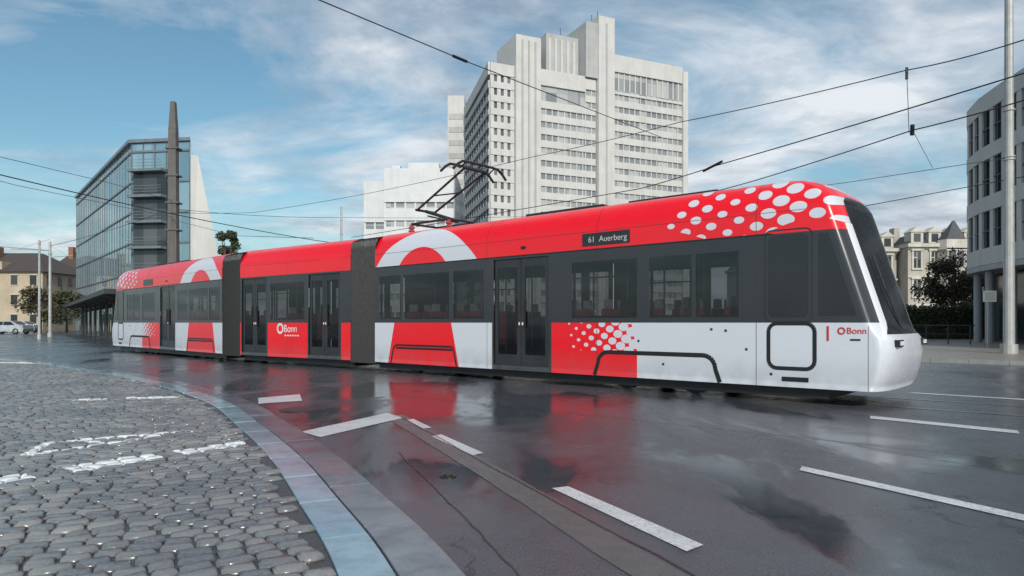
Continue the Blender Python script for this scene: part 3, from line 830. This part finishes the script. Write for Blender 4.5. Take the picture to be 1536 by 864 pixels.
cb = empty('curved_office_building', (27, 32, 0))
PL = [(35, 47), (30.5, 44.2), (28.3, 42.3), (26.9, 40.3), (26.0, 38), (25.4, 35.4), (24.9, 32.6), (24.4, 29.8), (23.9, 27), (23.4, 24.2), (22.9, 21.4), (22.4, 18.6)]
mb = MB()
mb.prism([(p[0] + .10, p[1] + .03) for p in PL] + [(40, 18), (42, 47)], 4.4, 13.0, 1)
mb.prism([(p[0] + 1.6, p[1]) for p in PL] + [(40, 18), (42, 46)], 0.1, 4.4, 1)
mb.prism([(p[0] - .06, p[1]) for p in PL] + [(40, 18), (42, 47)], 4.1, 4.38, 2)
bands = [(4.4, 5.3), (7.3, 8.1), (10.1, 10.85), (12.75, 13.7)]
for a, b in zip(PL[:-1], PL[1:]):
    a = Vector(a); b = Vector(b); d = (b - a); L = d.length; d.normalize(); n = Vector((d.y, -d.x)); n = n if n.x < 0 else -n
    for z0, z1 in bands: mb.box((a.x + n.x * .05, a.y + n.y * .05, z0), (d * L).to_3d(), (-n * .3).to_3d(), (0, 0, z1 - z0), 0)
    for z0, z1 in ((5.3, 7.3), (8.1, 10.1), (10.85, 12.75)):
        for k in (0., .5):
            p = a + d * (k * L); mb.box((p.x + n.x * .02, p.y + n.y * .02, z0 + .002), (d * L * .15).to_3d(), (-n * .2).to_3d(), (0, 0, z1 - z0 - .004), 0)
            q = a + d * (k * L + L * .31); mb.box((q.x + n.x * .0, q.y + n.y * .0, z0 + .002), (d * .06).to_3d(), (-n * .1).to_3d(), (0, 0, z1 - z0 - .004), 3)
            mb.box((p.x + d.x * L * .155, p.y + d.y * L * .155, z0 + .9), (d * L * .34).to_3d(), (-n * .05).to_3d(), (0, 0, .05), 3)
    mb.cyl((a.x - n.x * .5, a.y - n.y * .5, .1), (a.x - n.x * .5, a.y - n.y * .5, 4.1), .2, 2, 14)
mb.make('curved_building_body', [M_conc, M_dwin, M_conc2, M_dmet], cb)

M_beige = mat('beige_render', (.45, .37, .27), .85, scale=.5, stain=.25)
M_tile = mat('dark_roof_tiles', (.07, .055, .05), .7, scale=3, bump=.3)
def hiphouse(name, x0, x1, y, dep, hw, hr, m):
    e = empty(name, ((x0 + x1) / 2, y, 0)); mb = MB()
    mb.abox(x0, x1, y, y + dep, 0, hw, 0)
    i = (x1 - x0) * .3
    mb.prism([(x0 - .5, y - .5), (x1 + .5, y - .5), (x1 + .5, y + dep + .5), (x0 - .5, y + dep + .5)], hw, hr, 1, [(x0 + i, y + dep * .45), (x1 - i, y + dep * .45), (x1 - i, y + dep * .55), (x0 + i, y + dep * .55)])
    nb = max(3, int((x1 - x0) / 2.6)); st = (x1 - x0) / nb; fl = int(hw / 3)
    for f in range(fl):
        for b in range(nb):
            cx = x0 + (b + .5) * st; z = f * 3 + 1
            mb.abox(cx - .5, cx + .5, y - .02, y - .002, z, z + 1.5, 2); mb.abox(cx - .65, cx + .65, y - .1, y - .003, z + 1.5, z + 1.65, 3); mb.abox(cx - .65, cx + .65, y - .12, y - .003, z - .12, z, 3)
            mb.abox(x1 + .002, x1 + .02, y + 1 + b * 2.5, y + 2 + b * 2.5, z, z + 1.5, 2)
    mb.abox(x0 + i, x0 + i + .9, y + dep * .3, y + dep * .3 + .9, hw + 1, hr + .8, 4)
    mb.abox((x0 + x1) / 2 - .9, (x0 + x1) / 2 + .9, y + .2, y + 2.5, hw + .1, hw + 1.6, 0); mb.abox((x0 + x1) / 2 - .5, (x0 + x1) / 2 + .5, y + .17, y + .198, hw + .4, hw + 1.3, 2)
    mb.make('house_body', [m, M_tile, M_dwin, M_trim, M_brick], e)
hiphouse('beige_house', -86, -71.5, 104, 12, 9.0, 12.4, M_beige)
hiphouse('beige_house', -88, -78.5, 128, 10, 10, 15, M_stucco)
hiphouse('beige_house', -90, -82, 142, 10, 8, 12, M_white)

M_can = mat('canopy_dark', (.03, .03, .032), .5)
mb = MB(); a = Vector((-24.5, 41)); b = Vector((-54, 82)); d = (b - a).normalized(); n = Vector((d.y, -d.x))
mb.box((a.x, a.y, 3.0), (d * 48).to_3d(), (n * 3.5).to_3d(), (0, 0, .3), 0)
for k in range(9):
    p = a + d * (1.5 + k * 5.4) + n * 1.7; mb.cyl((p.x, p.y, 0), (p.x, p.y, 3.0), .12)
    mb.cyl((p.x, p.y, 2.4), (p.x + n.x * 1.4, p.y + n.y * 1.4, 3.0), .05); mb.cyl((p.x, p.y, 2.4), (p.x - n.x * 1.4, p.y - n.y * 1.4, 3.0), .05)
mb.make('platform_canopy', [M_can])
def leafmat(name, lo, hi):
    m, g, bs = newmat(name); p = g.pos()
    isl = g.new('ShaderNodeNewGeometry').outputs['Random Per Island']
    c = g.mix(isl, lo, hi); c = g.mix(g.ramp(g.noise(p, 1.2, 3), .4, .65, 0, .6), c, tuple(x * .4 for x in lo))
    g.put(bs.inputs['Base Color'], c); bs.inputs['Roughness'].default_value = .65
    return m
M_leaf = leafmat('foliage_green', (.035, .05, .025), (.09, .11, .045))
M_leaf2 = leafmat('foliage_autumn', (.05, .045, .025), (.12, .09, .04))
M_bark = mat('bark', (.07, .055, .045), .9, scale=6, bump=.4)
def tree(name, x, y, h, r, nleaf, ls, m, z0=0., low=.3):
    e = empty(name, (x, y, 0)); mb = MB()
    rnd = random.Random(int(x * 13 + y * 7))
    top = Vector((x + rnd.uniform(-.2, .2), y, h * .75))
    mb.cyl((x, y, z0), (x, y, h * .35), h * .03, 0, 8, h * .022); mb.cyl((x, y, h * .35), top, h * .022, 0, 8, h * .006)
    cl = []
    for k in range(22):
        a = rnd.uniform(0, 6.28); rr = r * math.sqrt(rnd.random()) * .85; z = h * rnd.uniform(low, .93)
        rr *= 1 - max(0, (z / h - .6)) * 1.4
        c = Vector((x + rr * math.cos(a), y + rr * math.sin(a), z)); cl.append((c, r * rnd.uniform(.26, .44)))
        b0 = Vector((x, y, h * rnd.uniform(.28, .6))); mdl = b0.lerp(c, .5) + Vector((0, 0, h * .02))
        mb.cyl(b0, mdl, h * .009, 0, 6, h * .006); mb.cyl(mdl, c, h * .006, 0, 6, h * .002)
    mb.make('trunk_limbs', [M_bark], e)
    lf = MB()
    for k in range(nleaf):
        c, cr = rnd.choice(cl)
        v = Vector((rnd.gauss(0, 1), rnd.gauss(0, 1), rnd.gauss(0, .8))).normalized() * cr * rnd.random() ** .45
        p = c + v; q = Vector((rnd.gauss(0, 1), rnd.gauss(0, 1), rnd.gauss(0, 1))).normalized(); u = q.orthogonal().normalized(); w_ = q.cross(u)
        s_ = ls * rnd.uniform(.6, 1.3)
        lf.poly([p - u * s_, p + w_ * s_ * .5, p + u * s_, p - w_ * s_ * .5])
    lf.make('leaves', [m], e)
tree('tree', 33.0, 51, 6.4, 2.4, 6000, .13, M_leaf2, 0, .15)
tree('tree', 35.8, 53, 6.0, 2.3, 5400, .13, M_leaf, 0, .15)
tree('tree', 30.0, 56, 3.8, 1.7, 3000, .12, M_leaf, 0, .15)
tree('tree', -28.3, 68, 10.8, 1.5, 4500, .15, M_leaf, 0, .4)
tree('tree', -58, 84, 6.0, 2.6, 2600, .18, M_leaf2)
tree('tree', -60, 92, 5.5, 2.6, 2600, .18, M_leaf)
tree('tree', 36, 75, 5.5, 2.6, 3200, .16, M_leaf2, 0, .15)
def hedge(name, x0, x1, y0, y1, h, m, n):
    mb = MB(); rnd = random.Random(3)
    mb.abox(x0 + .15, x1 - .15, y0 + .15, y1 - .15, 0, h - .2, 1)
    for k in range(n):
        p = Vector((rnd.uniform(x0, x1), rnd.uniform(y0, y1), h * math.sqrt(rnd.random()) + rnd.uniform(-.1, .15)))
        if rnd.random() < .6: p.y = y0 + rnd.uniform(-.1, .2)
        q = Vector((rnd.gauss(0, 1), rnd.gauss(0, 1), rnd.gauss(0, 1))).normalized(); u = q.orthogonal().normalized(); w_ = q.cross(u); s_ = .1 * rnd.uniform(.6, 1.3)
        mb.poly([p - u * s_, p + w_ * s_ * .5, p + u * s_, p - w_ * s_ * .5], 0)
    mb.make(name, [m, M_bark])
hedge('hedge', 22, 38, 47.5, 49, 2.4, M_leaf, 10000)
hedge('hedge', -66, -47, 108, 110, 3.0, M_leaf, 5000)

M_pav = mat('pavement_slabs', (.24, .215, .185), .45, scale=1.5, bump=.2, bscale=30)
M_kst = mat('kerb_granite', (.25, .25, .25), .5, scale=4)
mb = MB()
plan = [(2, 33), (9, 25.5), (12.4, 22.1), (15.2, 20.0), (30, 13), (80, 10), (80, 80), (2, 80)]
mb.prism(plan, 0, .12, 0); mb.make('pavement', [M_pav])
mb = MB()
for a, b in zip(plan[0:4], plan[1:5]):
    a = Vector(a); b = Vector(b); L = (b - a).length; d = (b - a).normalized(); n = Vector((d.y, -d.x)); n = n if n.y < 0 else -n
    k = 0
    while k < L - .2:
        p = a + d * k; mb.box((p.x, p.y, 0), (d * min(.99, L - k)).to_3d(), (n * .15).to_3d(), (0, 0, .125), 0); k += 1
mb.make('pavement_kerb', [M_kst])
mb = MB()
for k in range(8):
    x = 17 + k * 1.0; mb.cyl((x, 37.5 - k * .25, .12), (x, 37.5 - k * .25, 1.1), .03)
mb.cyl((17, 37.5, 1.1), (24.2, 35.7, 1.1), .03); mb.cyl((17, 37.5, .65), (24.2, 35.7, .65), .02)
mb.make('pedestrian_railing', [M_dmet])

M_pole = mat('galvanised_pole', (.42, .42, .41), .5, .3, scale=3, stain=.3)
def pole(name, x, y, h, r, arms=(), base=0.):
    mb = MB(); mb.cyl((x, y, base), (x, y, h), r, 0, 14, r * .7); mb.cyl((x, y, base), (x, y, base + .35), r * 1.5, 0, 14)
    for z, dx, dy in arms:
        mb.cyl((x, y, z), (x + dx, y + dy, z + .15), .035); mb.cyl((x, y, z + 1.0), (x + dx * .8, y + dy * .8, z + .12), .015)
    for z in (7.2, 7.3, 9.0):
        if z < h: mb.cyl((x, y, z), (x, y, z + .06), r * 1.05, 0, 14)
    mb.cyl((x, y, h), (x, y, h + .08), r * .75, 0, 14, .01)
    return mb.make(name, [M_pole])
pole('catenary_mast', 18.2, 25, 15, .185, [], .12)
pole('catenary_mast', -15, 60, 11.4, .12, [(7, 1.5, 0)])
pole('catenary_mast', -40.6, 60, 8.3, .14, [(7.6, -3.5, 0), (7.0, 2.0, 0)])
pole('catenary_mast', -36, 52, 7.5, .1, [])
mb = MB(); mb.cyl((21.6, 31, .12), (21.6, 31, 2.75), .04, 0, 10)
mb.abox(21.35, 21.95, 30.93, 30.955, 2.2, 2.7, 1); mb.abox(21.42, 21.88, 30.9, 30.926, 2.26, 2.64, 2)
mb.make('traffic_sign', [M_pole, M_wht, M_conc])
mb = MB(); mb.cyl((23, 45, .12), (23, 45, 5), .06, 0, 10, .04); mb.cyl((23, 45, 5), (22.4, 44.6, 5.4), .035, 0, 8); mb.box((22.0, 44.4, 5.36), (.5, .15, 0), (-.05, .2, 0), (0, 0, .09), 0)
mb.make('street_lamp', [M_pole])

mb = MB()
def wire(P, r=.012, sag=.0):
    for a, b in zip(P[:-1], P[1:]):
        a = Vector(a); b = Vector(b); n = 8
        pts = [a.lerp(b, k / n) - Vector((0, 0, sag * 4 * (k / n) * (1 - k / n))) for k in range(n + 1)]
        mb.tube(pts, r, 0, 5)
def insul(p, q, r=.035):
    mb.cyl(p, q, r, 1, 8)
wire([(-8.1, 5, 6.5), (-3.38, 12, 6.92), (-1.03, 15.5, 7.18), (5.5, 25.2, 8.1)], .012)
insul((-1.3, 15.1, 7.15), (-1.03, 15.5, 7.18))
wire([(12.5, 6, 6.0), (10.5, 14, 7.05), (9.83, 17, 7.54), (5.9, 24, 8.3), (1.0, 32, 9.03), (-8.9, 42, 9.2), (-18.2, 48, 9.0), (-25, 50, 9.3)], .014, .05)
wire([(9.1, 6, 5.4), (8.7, 11.6, 5.49), (5.52, 18.4, 5.49), (4.05, 21.6, 5.49), (-8, 34, 5.5)], .014, .02)
wire([(10.6, 8, 5.5), (9.7, 12.9, 5.46), (8.8, 15, 5.48), (7.2, 20.5, 5.49), (2, 33, 5.5)], .014, .02)
wire([(34, 25, 8.7), (22.5, 30, 7.67), (17.1, 33, 6.9), (6, 37, 6.3)], .02)
wire([(18.2, 25, 7.3), (13.5, 27.5, 6.9), (6, 34, 6.9)], .012)
wire([(9.83, 17, 7.54), (8.9, 15.3, 5.5)], .008)
wire([(8.8, 15.0, 5.48), (11.4, 18.5, 5.45)], .006)
insul((9.83, 17, 7.6), (9.8, 16.95, 7.3)); insul((5.6, 18.2, 5.55), (5.3, 18.9, 5.45)); insul((8.8, 15.0, 5.6), (8.85, 15.1, 5.4), .045)
wire([(-18, 18, 7.2), (-22.5, 30, 8.54), (-23.4, 40, 9.4), (-24.9, 50, 10.2)], .014)
wire([(-18, 16, 6.2), (-24, 33, 7.9), (-24.9, 50, 9.0)], .014)
wire([(-15.5, 10, 5.5), (-14.7, 19.6, 5.5), (-13.05, 27.4, 5.5), (-10.2, 35.1, 5.5), (-4, 45, 5.5)], .018, .03)
wire([(-24.9, 50, 8.8), (-17, 42, 6.6), (-10.2, 35.1, 5.6)], .014)
wire([(-40.6, 60, 8.0), (-24.9, 50, 9.6), (-15, 60, 10.5), (10, 80, 14)], .018, .2)
wire([(-40.6, 60, 7.6), (-60, 40, 8.0)], .018)
mb.make('overhead_wires', [M_dmet, M_black])

M_car = mat('silver_car_paint', (.5, .52, .54), .25, .4, coat=.5)
M_tyre = mat('tyre', (.02, .02, .02), .8)
def car(name, x, y):
    e = empty(name, (x, y, 0)); mb = MB()
    prof = [(-2.15, .35), (-2.2, .65), (-2.1, .88), (-1.25, .98), (-.55, 1.4), (.75, 1.43), (1.5, 1.05), (2.1, .98), (2.2, .6), (2.1, .3)]
    ins = [0, 0, 0, .05, .22, .22, .06, 0, 0, 0]
    A = [mb.vert((x + a, y + i, z)) for (a, z), i in zip(prof, ins)]; B = [mb.vert((x + a, y + 1.75 - i, z)) for (a, z), i in zip(prof, ins)]
    n = len(prof)
    for k in range(n): mb.face((A[k], A[(k + 1) % n], B[(k + 1) % n], B[k]), 0)
    mb.face(A, 0); mb.face(B[::-1], 0)
    for yy, i0, i1 in ((y - .01, .04, .2), (y + 1.76, -.04, -.2)):
        for q in (((-1.05, 1.0), (-.08, 1.0), (-.08, 1.36), (-.5, 1.36)), ((0, 1.0), (1.25, 1.0), (.72, 1.37), (0, 1.37))):
            mb.poly([(x + a, yy + (i0 if z < 1.1 else i1), z) for a, z in q], 1)
    mb.poly([(x + 1.46, y + .15, 1.09), (x + 1.46, y + 1.6, 1.09), (x + .83, y + 1.5, 1.42), (x + .83, y + .25, 1.42)], 1)
    mb.poly([(x - 1.22, y + .15, 1.02), (x - 1.22, y + 1.6, 1.02), (x - .62, y + 1.5, 1.38), (x - .62, y + .25, 1.38)], 1)
    for wx in (-1.35, 1.35):
        for yy in (y - .03, y + 1.58): mb.cyl((x + wx, yy, .32), (x + wx, yy + .2, .32), .32, 2, 20); mb.cyl((x + wx, yy - .01, .32), (x + wx, yy + .21, .32), .18, 3, 14)
    mb.make('car_body', [M_car, M_dgl, M_tyre, M_metal], e, bevel=.03)
car('parked_car', -55.2, 74)
car('parked_car', -64, 88)
